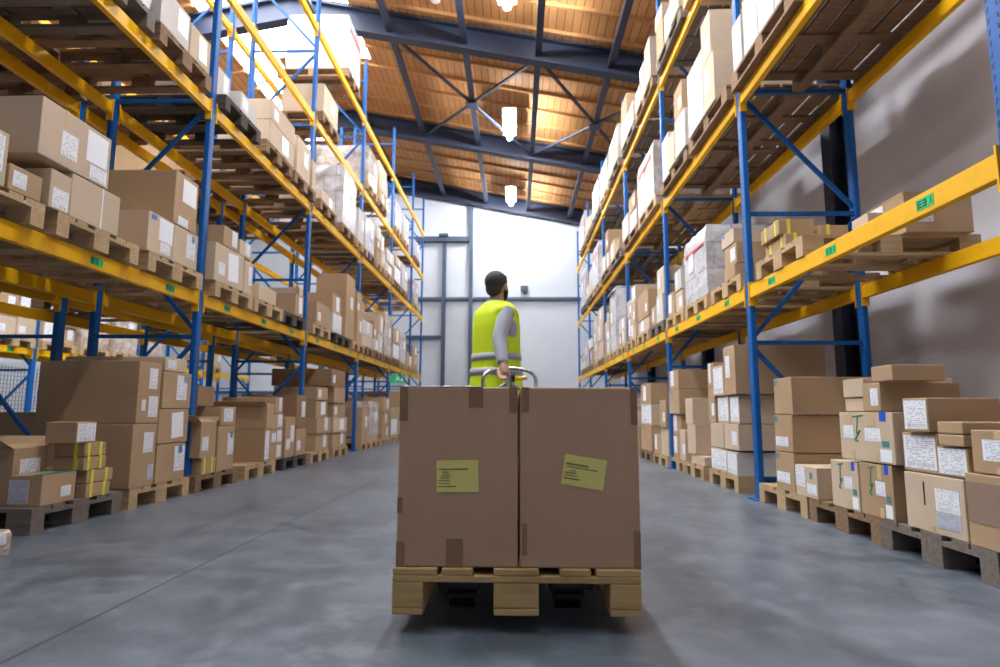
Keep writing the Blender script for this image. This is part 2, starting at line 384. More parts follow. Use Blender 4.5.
# ------------------------------------------------------------------ pallet racks
BAY = 2.75
class Rack: pass
def make_rack(label, xf, s, y0, n0, n1, levels, top, near, tags, hz, lastbay=BAY, bh=.108, depth=.93, group=None):
    """xf: aisle face post centre; s: +1 when the rack stands on the right of its aisle"""
    root = empty('pallet_rack', (xf, y0, 0)); tag(root, label, 'rack', group)
    xb = s*depth
    ys = [BAY*k for k in range(n0, n1)]+[BAY*(n1-1)+lastbay]
    for i, y in enumerate(ys):
        k = n0+i; f = empty('upright_frame', (0, y, 0), parent=root)
        for x in (0, xb):
            m = MB(); m.box(-.024, .024, -.043, .043, .006, top); m.build('post', POST if k in near else BLUE, f, (x, 0, 0), bevel=.008 if k in near else 0)
            MB().box(-.075, .075, -.085, .085, 0, .008).build('base_plate', BLUE, f, (x, 0, 0))
        hs = []; z = hz
        while z < top-.05: hs.append(z); z += 1.12
        allm = MB()
        for j, z in enumerate(hs):
            seg = [((0, 0, z), (xb, 0, z))]
            if j+1 < len(hs): seg.append((((0, 0, hs[j+1]-.04), (xb, 0, z+.04)) if j % 2 == 0 else ((xb, 0, hs[j+1]-.04), (0, 0, z+.04))))
            for a, b in seg:
                if k in near: MB().bar(a, b, .034, .026, up=(0, 1, 0)).build('brace', BLUE, f)
                else: allm.bar(a, b, .034, .026, up=(0, 1, 0))
        if allm.v: allm.build('bracing', BLUE, f)
    for lz in levels:
        for i in range(len(ys)-1):
            a, b = ys[i]+.0445, ys[i+1]-.0445
            k = n0+i
            for x, face in ((-s*.002, 1), (xb+s*.002, 0)):
                m = MB(); m.box(x-.0235, x+.0235, a+.011, b-.011, lz-bh/2, lz+bh/2)
                bm_ = m.build('beam', ORANGE, root, bevel=.004 if k < 2 else 0)
                for yy, ss in ((a, -1), (b, 1)):
                    c = MB(); c.box(x-.031, x+.031, min(yy, yy-ss*.011), max(yy, yy-ss*.011), lz-bh/2-.065, lz+bh/2+.03); c.build('beam_connector', ORANGE, bm_)
                if face:
                    for q in (.17, .5, .83):
                        yy = a+(b-a)*q; xx = x-s*.0245
                        if tags and lz < 2:
                            g = MB().box(xx-.001, xx+.001, yy-.062, yy+.062, lz-.028, lz+.028).build('location_tag', GREENTAG, bm_)
    return root
def code_text(xf, s, y, z, txt):
    pass
LZ = (1.70, 3.51, 4.80, 6.16); RZ = (1.71, 3.44, 5.16)
XLr, XRr = -2.856, 1.9985; YLr, YRr = 5.316, 5.1175
rackR = make_rack('blue and orange pallet rack standing along the white side wall', XRr, 1, YRr, -1, 5, RZ, 6.42, (-1, 0, 1), True, .165, group=None)
rackL = make_rack('blue and orange pallet rack facing the aisle opposite the side wall', XLr, -1, YLr, -1, 5, LZ, 7.35, (0, 1), True, .24, lastbay=1.9)
rackM = make_rack('dim pallet rack standing back to back behind the aisle rack', -5.04, 1, YLr, -1, 5, LZ, 7.35, (), False, .24, lastbay=1.9)
rackF = make_rack('sunlit pallet rack across the next aisle with mesh beneath', -8.05, -1, 4.4, -1, 5, (1.66, 3.4), 5.0, (), True, .24)
# E31 codes on the nearest tags
for (rt, s, xf, y0, levels, ks) in ((rackR, 1, XRr, YRr, RZ[:1], (-1, 0)), (rackL, -1, XLr, YLr, LZ[:2], (-1, 0))):
    for bmb in [o for o in bpy.data.objects if o.parent == rt and o.name.startswith('beam')]:
        for g in [o for o in bpy.data.objects if o.parent == bmb and o.name.startswith('location_tag')]:
            vs = [v.co for v in g.data.vertices]; yc = sum(v.y for v in vs)/8; zc = sum(v.z for v in vs)/8; xc = min(v.x for v in vs) if s > 0 else max(v.x for v in vs)
            if yc < BAY*1.0 and zc < 4:
                bar = MB(); h = .017; st = .006; d0, d1 = (xc-.0012, xc) if s > 0 else (xc, xc+.0012)
                def seg(ch, cy):
                    # seven-segment style strokes, u runs along the reading direction
                    S = {'E': 'afgde', '3': 'abgcd', '1': 'bc', '0': 'abcdef', '2': 'abged'}[ch]; q = .013
                    R_ = dict(a=(-q, q, h-st, h), d=(-q, q, -h, -h+st), g=(-q, q, -st/2, st/2), b=(q-st, q, 0, h), c=(q-st, q, -h, 0), f=(-q, -q+st, 0, h), e=(-q, -q+st, -h, 0))
                    for c in S:
                        u0, u1, v0, v1 = R_[c]
                        ya, yb = (cy-u1, cy-u0) if s > 0 else (cy+u0, cy+u1)
                        bar.box(d0, d1, ya, yb, zc+v0, zc+v1)
                for ch, off in zip('E31' if yc < 0 else 'E21', (-.036, 0, .036)): seg(ch, yc-off if s > 0 else yc+off)
                bar.build('printed_code', BLACKP, bmb)

# ------------------------------------------------------------------ pallets
PW = (-.35, 0, .35); BW = (.1, .145, .1); PXs = (-.5275, 0, .5275)
def pallet_parts():
    P = []
    for yy, ww in zip((-.3275, -.19, 0, .19, .3275), (.145, .1, .145, .1, .145)): P.append(('deck_board', (-.6, .6, yy-ww/2, yy+ww/2, .122, .144)))
    for xx in PXs: P.append(('stringer_board', (xx-.0725, xx+.0725, -.4, .4, .100, .122)))
    for xx in PXs:
        for yy, ww in zip(PW, BW): P.append(('block', (xx-.0725, xx+.0725, yy-ww/2, yy+ww/2, .022, .100)))
    for yy, ww in zip(PW, BW): P.append(('bottom_board', (-.6, .6, yy-ww/2, yy+ww/2, 0, .022)))
    return P
PP = pallet_parts(); _pm = {}
def wide_parts():
    P = [('deck_board', (-.58+k*.17, -.58+k*.17+.14, -.6, .6, .122, .144)) for k in range(7)]
    for yy in PXs: P.append(('stringer_board', (-.58, .58, yy-.06, yy+.06, .100, .122)))
    for yy in PXs:
        for xx in (-.53, 0, .53): P.append(('block', (xx-.05, xx+.05, yy-.0725, yy+.0725, .022, .100)))
    for xx in (-.53, 0, .53): P.append(('bottom_board', (xx-.05, xx+.05, -.6, .6, 0, .022)))
    return P
PW2 = wide_parts()
def pallet(loc, label, group, wd=WOOD, parts=True, rz=0, wide=False):
    key = (wd.name, parts, wide)
    if key not in _pm:
        if parts: _pm[key] = [(n, MB().box(*b).mesh('pallet_'+n, wd)) for n, b in (PW2 if wide else PP)]
        else:
            m = MB(); [m.box(*b) for n, b in (PW2 if wide else PP)]; _pm[key] = m.mesh('pallet', wd)
    if parts:
        r = empty('wooden_pallet', loc, rz)
        for n, me in _pm[key]:
            o = bpy.data.objects.new(n, me); col.objects.link(o); o.parent = r
    else:
        r = bpy.data.objects.new('wooden_pallet', _pm[key]); col.objects.link(r); r.location = loc; r.rotation_euler = (0, 0, rz)
    return tag(r, label, 'pallet', group)

# ------------------------------------------------------------------ cartons
def patch(parent, face, s, dims, u0, u1, v0, v1, name, material, lab=None, th=.0015, tilt=0):
    """dims = (dx, dy, dz) of the carton; face A = aisle side, C = toward the aisle's open end (-Y), T = top. u, v in 0..1"""
    dx, dy, dz = dims; m = MB()
    if face == 'A':
        x = -s*dx/2; xa, xb = (x-th, x) if s > 0 else (x, x+th); y0 = -dy/2+u0*dy; y1 = -dy/2+u1*dy
        M = None
        if tilt: c = Vector((x, (y0+y1)/2, (v0+v1)/2*dz)); M = Matrix.Translation(c) @ Matrix.Rotation(tilt, 4, 'X') @ Matrix.Translation(-c)
        m.box(xa, xb, y0, y1, v0*dz, v1*dz, M); ax = (1, 2, s > 0)
    elif face == 'C':
        m.box(-dx/2+u0*dx, -dx/2+u1*dx, -dy/2-th, -dy/2, v0*dz, v1*dz); ax = (0, 2, False)
    else:
        m.box(-dx/2+u0*dx, -dx/2+u1*dx, -dy/2+v0*dy, -dy/2+v1*dy, dz, dz+th); ax = (0, 1, False)
    o = m.build(name, material, parent, uvaxes=ax)
    if lab: o['label'] = lab
    return o
CARTONS = []
def carton(s, xfront, ya, yb, za, zb, depth, opts, label, group, mt=CARD, rz=0, cat='box'):
    dx, dy, dz = depth, yb-ya, zb-za; D = (dx, dy, dz)
    m = MB()
    loc = (xfront+s*dx/2, (ya+yb)/2, za+.0008)
    if 'O' in opts[0] if isinstance(opts, tuple) else 'O' in opts:   # open carton: walls, base and raised flaps
        t = .006
        m.box(-dx/2, dx/2, -dy/2, dy/2, 0, t).box(-dx/2, dx/2, -dy/2, -dy/2+t, t, dz).box(-dx/2, dx/2, dy/2-t, dy/2, t, dz).box(-dx/2, -dx/2+t, -dy/2+t, dy/2-t, t, dz).box(dx/2-t, dx/2, -dy/2+t, dy/2-t, t, dz)
        r = m.build('cardboard_box', mt, None, loc)
        for q in (-1, 1):
            fl = MB(); M = Matrix.Translation((0, q*dy/2, dz)) @ Matrix.Rotation(q*R(-58 if q > 0 else -62), 4, 'X')
            fl.box(-dx/2, dx/2, -.002, .002, 0, dy*.46, M); fl.build('flap', mt, r)
            fl = MB(); M = Matrix.Translation((q*dx/2, 0, dz)) @ Matrix.Rotation(q*R(-75), 4, 'Y')
            fl.box(-.002, .002, -dy/2+.01, dy/2-.01, 0, dy*.35, M); fl.build('flap', mt, r)
    else:
        dd = .0006
        m.box(-dx/2, dx/2, -dy/2, dy/2, 0, dz-.002)
        r = m.build('cardboard_box', mt, None, loc, bevel=.005 if loc[1] < 9 else 0)
    r.rotation_euler = (0, 0, rz)
    rr = random.Random(int(ya*977+za*131+abs(xfront)*17))
    if isinstance(opts, tuple):
        opts, extra = opts
    else: extra = []
    for (fc, u0, u1, v0, v1, nm, mm) in extra:
        patch(r, fc, s, D, u0, u1, v0, v1, nm, mm, th=.0022 if nm == 'plastic_pouch' else .003 if nm == 'pen_mark' else .0015)
    for o in opts:
        if o == 'L':
            u = rr.uniform(.45, .6); hgt = min(.8, .20/dz); wdt = min(.36, .15/dy)
            patch(r, 'A', s, D, u, u+wdt, .5-hgt/2+.08, .5+hgt/2+.08, 'shipping_label', LABEL)
        elif o == 'l':
            wdt = min(.4, .12/dy); patch(r, 'A', s, D, .12, .12+wdt, .2, .2+min(.6, .12/dz), 'shipping_label', LABEL)
        elif o == 'W': patch(r, 'A', s, D, .05, .95, .08, .92, 'shipping_label', LABEL)
        elif o == 'M':
            wdt = min(.6, .26/dy); hh = min(.7, .17/dz); patch(r, 'A', s, D, .5-wdt/2, .5+wdt/2, .55-hh/2, .55+hh/2, 'shipping_label', LABEL)
        elif o == 'P':
            wdt = min(.4, .21/dy); hh = min(.75, .29/dz); patch(r, 'A', s, D, .62-wdt/2, .62+wdt/2, .9-hh, .9, 'paper_sheet', PAPER, tilt=R(4))
        elif o == 'S':
            wdt = min(.5, .15/dx); a = .08 if s > 0 else .92-wdt; patch(r, 'C', s, D, a, a+wdt, .25, .25+min(.6, .13/dz), 'shipping_label', LABEL)
        elif o == 'T':
            wdt = min(.2, .055/dy); patch(r, 'A', s, D, .5-wdt/2, .5+wdt/2, .80, .99, 'tape', TAPEL); patch(r, 'A', s, D, .5-wdt/2, .5+wdt/2, .01, .16, 'tape', TAPEL)
        elif o == 't':
            patch(r, 'C', s, D, .02, .98, .47, .53, 'tape', TAPE)
        elif o == 'b': patch(r, 'A', s, D, .72, .72+min(.2, .06/dy), .72, .72+min(.2, .06/dz), 'printed_mark', BLUEP)
        elif o == 'd': patch(r, 'A', s, D, .80, .80+min(.16, .05/dy), .80, .80+min(.16, .05/dz), 'printed_mark', TEAL)
        elif o == 'K':
            for u in (.18, .72):
                k = MB(); y = -dy/2+u*dy; k.box(-dx/2-.002, dx/2+.002, y-.012, y+.012, dz, dz+.003).box(-dx/2-.003, -dx/2, y-.012, y+.012, 0, dz+.003).box(dx/2, dx/2+.003, y-.012, y+.012, 0, dz+.003)
                k.build('yellow_strap', YSTRAP, r)
            k = MB(); x = -s*dx*.22; k.box(x-.012, x+.012, -dy/2-.003, -dy/2, 0, dz+.003).build('yellow_strap', YSTRAP, r)
        elif o == 'B':   # the marked cartons: blue tape, tan tape, teal stamp, paper, green pen
            patch(r, 'A', s, D, .11, .22, .82, 1, 'blue_tape', BLUETAPE)
            patch(r, 'A', s, D, .30, .42, .72, .99, 'tape', TAPEL); patch(r, 'A', s, D, .30, .41, .01, .2, 'tape', TAPEL)
            patch(r, 'A', s, D, .22, .50, .42, .68, 'shipping_label', LABEL); patch(r, 'A', s, D, .08, .20, .32, .44, 'printed_mark', TEAL)
            patch(r, 'A', s, D, .05, .24, .04, .28, 'paper_sheet', PAPER)
            k = MB(); x = -s*dx/2-s*.001
            for a, b in (((.62, .9), (.66, .55)), ((.66, .55), (.58, .62)), ((.58, .62), (.70, .42)), ((.70, .42), (.63, .40)), ((.52, .93), (.72, .9))):
                k.bar((x, -dy/2+a[0]*dy, a[1]*dz), (x, -dy/2+b[0]*dy, b[1]*dz), .008, .002, up=(1, 0, 0))
            k.build('pen_mark', GREENM, r)
            if dy > .45: patch(r, 'A', s, D, .72, .92, .45, .72, 'shipping_label', LABEL); patch(r, 'A', s, D, .75, .84, .76, .99, 'tape', TAPEL); patch(r, 'A', s, D, .72, .80, .01, .2, 'tape', TAPEL)
    tag(r, label, cat, group); CARTONS.append(r)
    return r
def wrapped(s, xfront, ya, yb, za, zb, depth, label, group, mt=FILMW, red=False):
    dx, dy, dz = depth, yb-ya, zb-za; m = MB(); N = 7; rr = random.Random(int(ya*331+zb*77)); rings = []
    per = []
    nn = 6
    for i in range(nn): per.append((-1+2*i/nn, -1))
    for i in range(nn): per.append((1, -1+2*i/nn))
    for i in range(nn): per.append((1-2*i/nn, 1))
    for i in range(nn): per.append((-1, 1-2*i/nn))
    for j in range(N+1):
        z = dz*j/N; sh = .985 if j in (0,) else (.955 if j == N else 1)
        rings.append([(px*dx/2*(sh-rr.uniform(0, .022)), py*dy/2*(sh-rr.uniform(0, .03)), z+(rr.uniform(-.02, .0) if j == N else 0)) for px, py in per])
    m.loft(rings)
    o = m.build('wrapped_load', mt, None, (xfront+s*dx/2, (ya+yb)/2, za+.001))
    if red: patch(o, 'A', s, D := (dx, dy, dz), .1, .9, .72, .76, 'red_tape', REDP, th=.004)
    patch(o, 'A', s, (dx, dy, dz), .55, .55+min(.35, .16/dy), .45, .45+min(.4, .2/dz), 'shipping_label', LABEL, th=.004)
    return tag(o, label, 'load', group)

WS = 1
ORD = ('first', 'second', 'third')
BAYW = {-1: 'front', 0: 'second', 1: 'third', 2: 'fourth', 3: 'fifth', 4: 'last'}
LVW = ('floor level', 'first shelf', 'second shelf', 'third shelf', 'top shelf')
MTW = {CARD.name: 'tan', CARDL.name: 'pale', CARDD.name: 'dark', CARDW.name: 'white'}
def feat(o):
    if isinstance(o, tuple): return 'label-covered' if len(o[1]) > 2 else 'labelled'
    if 'O' in o: return 'open'
    if 'K' in o: return 'yellow-strapped'
    if 'B' in o: return 'blue-taped'
    if 'P' in o: return 'papered'
    if 'W' in o: return 'label-covered'
    if any(c in o for c in 'LlMS'): return 'labelled'
    if 'd' in o or 'b' in o: return 'stamped'
    return 'plain'
RW = {1: 'wall rack', -1: 'aisle rack'}
SLOT = {}
USED = {}
def uniq(lab):
    if lab in USED: lab = lab.replace(' one,', ' inner one,')
    USED[lab] = USED.get(lab, 0)+1
    return lab
def load(s, lv, bay, slot, boxes, ycen=None, pal=WOOD, parts=False, xfront=None, zbase=None, rack=None, depth=.62, prz=0, jit=.012, pmat=None):
    """boxes: list of (ya, yb, za, zb, opts, material[, inset, depth]) at absolute places"""
    rack = rack or RW[s]
    xf = xfront if xfront is not None else (1.945 if s > 0 else -2.765)
    if s > 0 and lv in (2, 3) and not (rack or '').startswith('rear'): xf = 1.885
    zb = zbase if zbase is not None else ([0, LZ[0]+.0545, LZ[1]+.0545, LZ[2]+.0545, LZ[3]+.0545] if s < 0 else [0, RZ[0]+.0545, RZ[1]+.0545, RZ[2]+.0545])[lv]
    where = f'{LVW[lv]}, {BAYW[bay]} bay of {rack}'
    pn = ORD[slot]
    if pal:
        wn = {'pallet_wood': 'light', 'brown_pallet_wood': 'brown', 'weathered_pallet_wood': 'weathered grey', 'dark_pallet_wood': 'blackish'}[pal.name]
        pallet((xf+s*.6, ycen, zb+.001), f'{pn} wooden pallet, {wn}, {where}', f'pallets, {rack}', pal, parts, prz, s > 0 and lv in (2, 3) and not rack.startswith('rear'))
    if not boxes: return
    cols = sorted({round((b[0]+b[1])/2, 1) for b in boxes})
    for b in boxes:
        ya, yb, za, zb2, op, mt = b[:6]; ins = b[6] if len(b) > 6 else rnd.uniform(0, .03); dp = b[7] if len(b) > 7 else depth
        if mt in (FILMW, FILMB):
            wrapped(s, xf+s*ins, ya, yb, za, zb2, dp if len(b) > 7 else 1.05, f'{"white" if mt is FILMW else "clear"} wrapped load on {pn} pallet, {where}', f'wrapped loads, {rack}', mt, 'r' in op); continue
        same = [c for c in boxes if c[4:6] == b[4:6]]
        near_ = [c for c in boxes if abs((c[0]+c[1])/2-(ya+yb)/2) < .13 and not c[5] in (FILMW, FILMB)]
        order = sorted(near_, key=lambda c: -c[2]); i = order.index(b); n = len(order)
        pos = 'only' if n == 1 else ('top' if i == 0 else ('bottom' if i == n-1 else ('middle' if n == 3 else ('upper' if i == 1 else ('lower' if i == n-2 else 'centre')))))
        cy = (ya+yb)/2; mid = (min(c[0] for c in boxes)+max(c[1] for c in boxes))/2
        side = 'near' if cy < mid-.06 else ('far' if cy > mid+.06 else 'middle')
        carton(s, xf+s*ins, ya, yb, za, zb2, dp, op, uniq(f'{feat(op)} {MTW[mt.name]} box, {pos} {side} one, {pn} pallet, {where}'), f'boxes, {rack}, {LVW[lv]}', mt, rnd.uniform(-jit, jit))

C, CL, CD, CW, FW, FB = CARD, CARDL, CARDD, CARDW, FILMW, FILMB
g = .144
# ---- wall rack, floor level, front bay
load(1, 0, -1, 0, [(2.775, 3.185, g, .415, ('', [('A', .08, .46, .40, .78, 'shipping_label', LABEL), ('A', .08, .46, .12, .39, 'shipping_label', GREYLABEL), ('A', .64, .655, .45, .85, 'pen_mark', BLACKP), ('A', .5, .6, .01, .12, 'tape', TAPEL)]), CL), (2.94, 3.20, .418, .61, 'W', C), (2.735, 2.93, .418, .555, 'W', C), (2.945, 3.13, .613, .778, 'W', C, .0, .34),
                   (2.73, 2.89, .557, .61, '', C, .0, .30), (2.73, 2.89, .612, .667, '', C, .0, .30), (2.36, 2.745, g, .45, ('', [('A', .1, .98, .33, .88, 'plastic_pouch', POUCH), ('A', .45, .92, .40, .72, 'shipping_label', LABEL), ('A', .12, .95, .80, .86, 'fold', PLASTIC), ('A', .35, .55, .0, .14, 'tape', TAPEL)]), C, .0), (2.38, 2.70, .453, .635, ('T', [('A', .14, .80, .30, .78, 'shipping_label', LABEL), ('A', .06, .12, .6, .9, 'pen_mark', REDP)]), C, .01),  # pale strip on the pouch is a painted highlight
                   (2.50, 3.15, g, .70, '', C, .66, .45)], 3.0, WOODG, True, 1.955, depth=.6)
load(1, 0, -1, 1, [(3.575, 3.88, g, .42, 'B', CL, .0, .55), (3.265, 3.565, g, .43, 'B', C, .0, .55), (3.225, 3.74, .435, .708, 'B', CL, .0, .55), (3.31, 3.48, .712, .868, 'l', C, .0, .42),
                   (3.50, 3.72, .712, .79, '', CL), (3.50, 3.715, .793, .90, '', CL), (3.19, 3.38, .871, .955, '', C, .0, .27), (3.2, 3.86, g, .64, '', CD, .6, .45)], 3.79, WOODB, True, 1.955, depth=.5)
load(1, 0, -1, 2, [(4.38, 4.68, g, .420, ('d', [('A', .25, .95, .20, .48, 'shipping_label', LABEL)]), C, .0, .70), (4.37, 4.67, .423, .688, ('d', [('A', .25, .95, .14, .40, 'shipping_label', LABEL)]), C, .0, .70), (4.35, 4.65, .691, .957, 'd', C, .0, .70), (4.06, 4.368, g, .35, ('', [('A', .55, .98, .3, .95, 'shipping_label', LABEL), ('A', .05, .45, .12, .45, 'shipping_label', LABEL), ('A', .2, .32, .6, .8, 'printed_mark', TEAL)]), CL, .0, .55)], 4.62, WOOD, True, 1.955)
# ---- wall rack, floor level, second bay
load(1, 0, 0, 0, [(5.52, 5.66, g, .35, 'W', CW), (5.67, 5.80, g, .35, 'W', CW), (5.82, 6.28, g, .36, 'W', CL), (5.50, 5.86, .365, .60, 'l', CL), (5.88, 6.26, .365, .60, '', CL),
                  (5.50, 5.72, .603, .86, 'W', CL), (5.75, 6.05, .603, .86, 'W', CL), (6.08, 6.28, .603, .95, 'l', C), (5.46, 5.76, .863, 1.31, 'L', C, .0, .8), (5.80, 6.08, .863, 1.15, 'W', CL), (6.1, 6.28, .953, 1.2, 'L', C)], 5.91, WOOD, True, 1.965, depth=.55)
load(1, 0, 0, 1, [(6.5, 6.95, g, .24, '', CL), (6.75, 7.05, .243, .57, '', CL, .0), (6.8, 7.1, .573, .86, '', CL, .0), (6.45, 6.70, .243, .52, '', C, .2)], 6.9, WOOD, True, 1.965)
load(1, 0, 0, 2, [(7.45, 7.85, g, .42, 'L', C), (7.45, 7.85, .423, .68, 'L', C), (7.2, 7.42, g, .5, 'l', CL), (7.40, 7.86, .683, .98, 'd', C, .0, .8), (7.40, 7.86, .983, 1.22, 'L', C, .0, .8)], 7.55, WOOD, False, 1.975)
# ---- wall rack, first shelf, front bay: stacked pallets seen from below, small cartons on top
b1 = RZ[0]+.0545; t1 = b1+.145
load(1, 1, -1, 1, [(4.46, 4.80, t1+.123, t1+.235, 'K', C, .02, .26), (4.43, 4.80, t1, t1+.12, 'K', C, .05, .26), (4.44, 4.75, t1+.093, t1+.185, 'K', C, .31, .21), (4.42, 4.75, t1, t1+.09, '', C, .33, .26),
                   (4.20, 4.41, t1, t1+.20, '', CL, .53, .13), (4.02, 4.42, t1, t1+.29, 'LS', C, .67, .45)], 4.475, WOOD, True, 1.96)
# ---- wall rack, first shelf, second bay
load(1, 1, 0, 0, [(5.34, 5.62, t1, t1+.12, '', C), (5.34, 5.65, t1+.123, t1+.32, 'l', C), (5.38, 5.70, t1+.323, t1+.46, 'b', CL)], 5.62, WOOD, True, 1.96, depth=.7)
load(1, 1, 0, 1, [(6.14, 6.95, t1, t1+.74, 'r', FW)], 6.55, WOOD, True, 1.96)
load(1, 1, 0, 2, [(7.1, 7.42, t1, t1+.25, 'l', CL), (7.46, 7.8, t1, t1+.3, 'P', C), (7.12, 7.4, t1+.253, t1+.5, 'L', CW)], 7.44, WOOD, False, 1.96)
# ---- wall rack, second shelf
b2 = RZ[1]+.0545; t2 = b2+.145
load(1, 2, -1, 1, [(4.80, 5.0, t2, t2+.42, 'W', CW, .02, .9), (4.50, 4.78, t2, t2+.50, 'L', CW, .03, .9), (4.20, 4.48, t2, t2+.46, 'W', CW, .03, .9), (3.92, 4.18, t2, t2+.5, '', CW, .03, .9)], 4.47, WOODB, True, 1.96, depth=.8)
load(1, 2, 0, 0, [(5.45, 5.76, t2, t2+.50, 'L', CL, .0), (5.77, 6.3, t2, t2+.72, 'W', CW, .0), (5.50, 5.78, t2+.503, t2+.96, 'l', CL, .0)], 5.79, WOODB, True, 1.96, depth=.85)
load(1, 2, 0, 1, [(6.45, 6.85, t2, t2+.45, 'L', CW, .0), (6.9, 7.2, t2, t2+.40, '', CL, .0), (6.50, 6.85, t2+.453, t2+.82, 'l', C, .0), (7.25, 7.6, t2, t2+.55, 'L', CW)], 7.07, WOODB, True, 1.96, depth=.85)

# ---- aisle rack, floor level, front bay
load(-1, 0, -1, 0, [(3.60, 3.86, g, .47, 'OM', C, .235, .55), (3.91, 4.14, g, .232, 'K', C, .0, .4), (3.91, 4.16, .235, .318, 'K', C, .0, .4), (3.87, 4.08, .321, .405, 'K', C, .0, .2), (3.87, 4.07, .408, .492, 'K', C, .0, .2), (3.78, 3.96, .495, .63, 'W', C, .0, .20)], 3.88, WOODG, True, -2.745)
carton(-1, -2.76, 3.54, 3.84, .145, .325, .19, ('', [('A', .55, .85, .2, .55, 'shipping_label', LABEL), ('C', .02, .62, .1, .85, 'shipping_label', GREYLABEL), ('T', .7, 1, .0, 1, 'green_rim', GREENM)]), 'small low box with green rim in front of the strapped bundles', 'boxes, aisle rack, on the floor', CARD, .05)
load(-1, 0, -1, 1, [(4.345, 4.64, g, .605, ('', [('A', .46, .86, .54, .86, 'shipping_label', LABEL), ('A', .70, .95, .10, .34, 'printed_mark', GREYLABEL)]), C, .0, .75), (4.37, 4.65, .608, 1.065, ('', [('A', .46, .82, .56, .90, 'shipping_label', LABEL), ('A', .50, .90, .10, .44, 'shipping_label', LABEL), ('A', .2, .36, .2, .38, 'shipping_label', LABEL), ('C', 0, 1, .44, .52, 'tape', TAPE)]), C, .0, .75), (4.66, 5.07, g, .442, 'Lb', C, .0, .6), (4.66, 5.08, .445, .715, 'P', C, .0, .6), (4.68, 5.09, .718, 1.01, 'Lb', C, .0, .6), (4.68, 5.0, 1.013, 1.125, 'l', CL, .0, .8)], 4.76, WOOD, True, -2.745)
wrapped(-1, -2.475, 2.62, 3.03, .0, .125, .5, 'small grey plastic-wrapped bundle on the floor at the photo edge', 'wrapped loads, aisle rack', FILMB)
# second bay
load(-1, 0, 0, 0, [(5.35, 5.60, g, .286, 'K', C, .0), (5.30, 5.575, .289, .60, 'lO', C, .0), (5.615, 5.95, g, .56, 'Lb', C, .0, .55), (5.65, 5.95, .563, .74, 'M', C, .0, .8), (5.5, 5.8, .743, .93, '', CD, .15, .5)], 5.66, WOODB, True, -2.745)
load(-1, 0, 0, 1, [(6.68, 6.81, g, .51, 'W', C, .0, .75), (6.70, 6.90, .513, .76, 'O', C, .0, .75), (6.83, 7.19, g, .315, 'L', C, .0), (6.83, 7.19, .318, .485, 'Ll', C, .0), (6.83, 7.19, .488, .665, 'L', C, .0), (6.93, 7.16, .668, .86, 'L', C, .0)], 6.62, WOOD, True, -2.745, prz=0)
load(-1, 0, 0, 2, [(7.28, 7.60, g, .63, 'Ll', C, .0), (7.64, 8.0, g, .48, 'l', C, .0), (7.62, 7.98, .483, .90, 'L', CD, .0, .7)], 7.65, WOODD, True, -2.745)
load(-1, 0, 1, 0, [(8.46, 9.04, g, .375, 'L', C), (8.46, 9.04, .378, .61, 'L', C), (8.46, 8.96, .613, .85, 'P', C), (8.46, 8.94, .853, 1.04, 'l', C)], 8.62, WOOD, False, -2.745)
load(-1, 0, 1, 1, [(9.25, 10.0, g, .37, 'L', C), (9.25, 9.95, .373, .60, 'P', CL), (9.25, 9.88, .603, .83, 'l', C), (9.2, 9.8, .833, 1.07, '', C), (9.0, 9.76, 1.073, 1.33, 'l', CD, .0, .9)], 9.62, WOOD, False, -2.745)
load(-1, 0, 2, 0, [(11.0, 11.45, g, .76, 'L', C)], 11.3, WOOD, False, -2.745)
load(-1, 0, 2, 1, [(11.6, 12.4, g, .9, '', FB)], 12.1, WOOD, False, -2.745)
# ---- aisle rack, first shelf
b1 = LZ[0]+.0545; t1 = b1+.145
load(-1, 1, -1, 0, [(3.11, 3.34, t1, t1+.15, 'lS', C, .0, .4), (2.75, 3.09, t1, t1+.3, 'L', CL, .0, .6)], 2.98, WOOD, True, -2.765)
load(-1, 1, -1, 1, [(3.40, 3.567, t1, t1+.24, ('', [('A', .15, .9, .05, .55, 'shipping_label', LABEL)]), CL, .0, .7), (3.57, 4.03, t1, t1+.28, ('', [('A', .60, .625, .0, 1, 'white_strap', PAPER)]), CL, .0, .7), (3.29, 3.89, t1+.285, t1+.64, ('', [('A', .28, .50, .18, .62, 'shipping_label', LABEL), ('A', .63, .95, .34, .92, 'paper_sheet', PAPER), ('A', .70, .96, .04, .31, 'shipping_label', LABEL), ('A', .30, .35, .72, 1, 'tape', TAPEL)]), CL, .0, .75)], 3.88, WOOD, True, -2.765)
load(-1, 1, -1, 2, [(4.37, 4.70, t1, t1+.31, ('', [('A', .42, .98, .38, .95, 'paper_sheet', PAPER), ('A', .5, .9, .08, .36, 'shipping_label', LABEL), ('A', .1, .3, .82, .95, 'printed_mark', BLUEP)]), CL, .0, .6), (4.71, 5.08, t1, t1+.31, 'Lb', CL, .0, .6), (4.68, 5.03, t1+.313, t1+.76, ('', [('A', .32, .92, .48, .92, 'paper_sheet', PAPER), ('A', .2, .62, .02, .18, 'shipping_label', LABEL)]), C, .0, .72)], 4.8, WOOD, True, -2.765)
load(-1, 1, 0, 0, [(5.40, 5.98, t1, t1+.36, 'Pl', CL, .0, .7), (6.0, 6.2, t1, t1+.34, 'L', CL, .0), (5.52, 5.82, t1+.363, t1+.56, 'L', C, .0), (5.86, 6.15, t1+.363, t1+.52, 'L', CL, .0)], 5.83, WOOD, True, -2.765)
load(-1, 1, 0, 1, [(6.37, 6.85, t1, t1+.17, '', CL, .0, .5)], 6.68, WOOD, True, -2.765)
load(-1, 1, 0, 2, [(7.46, 7.75, t1, t1+.28, 'P', C, .0, .5)], 7.46, WOODD, True, -2.765)
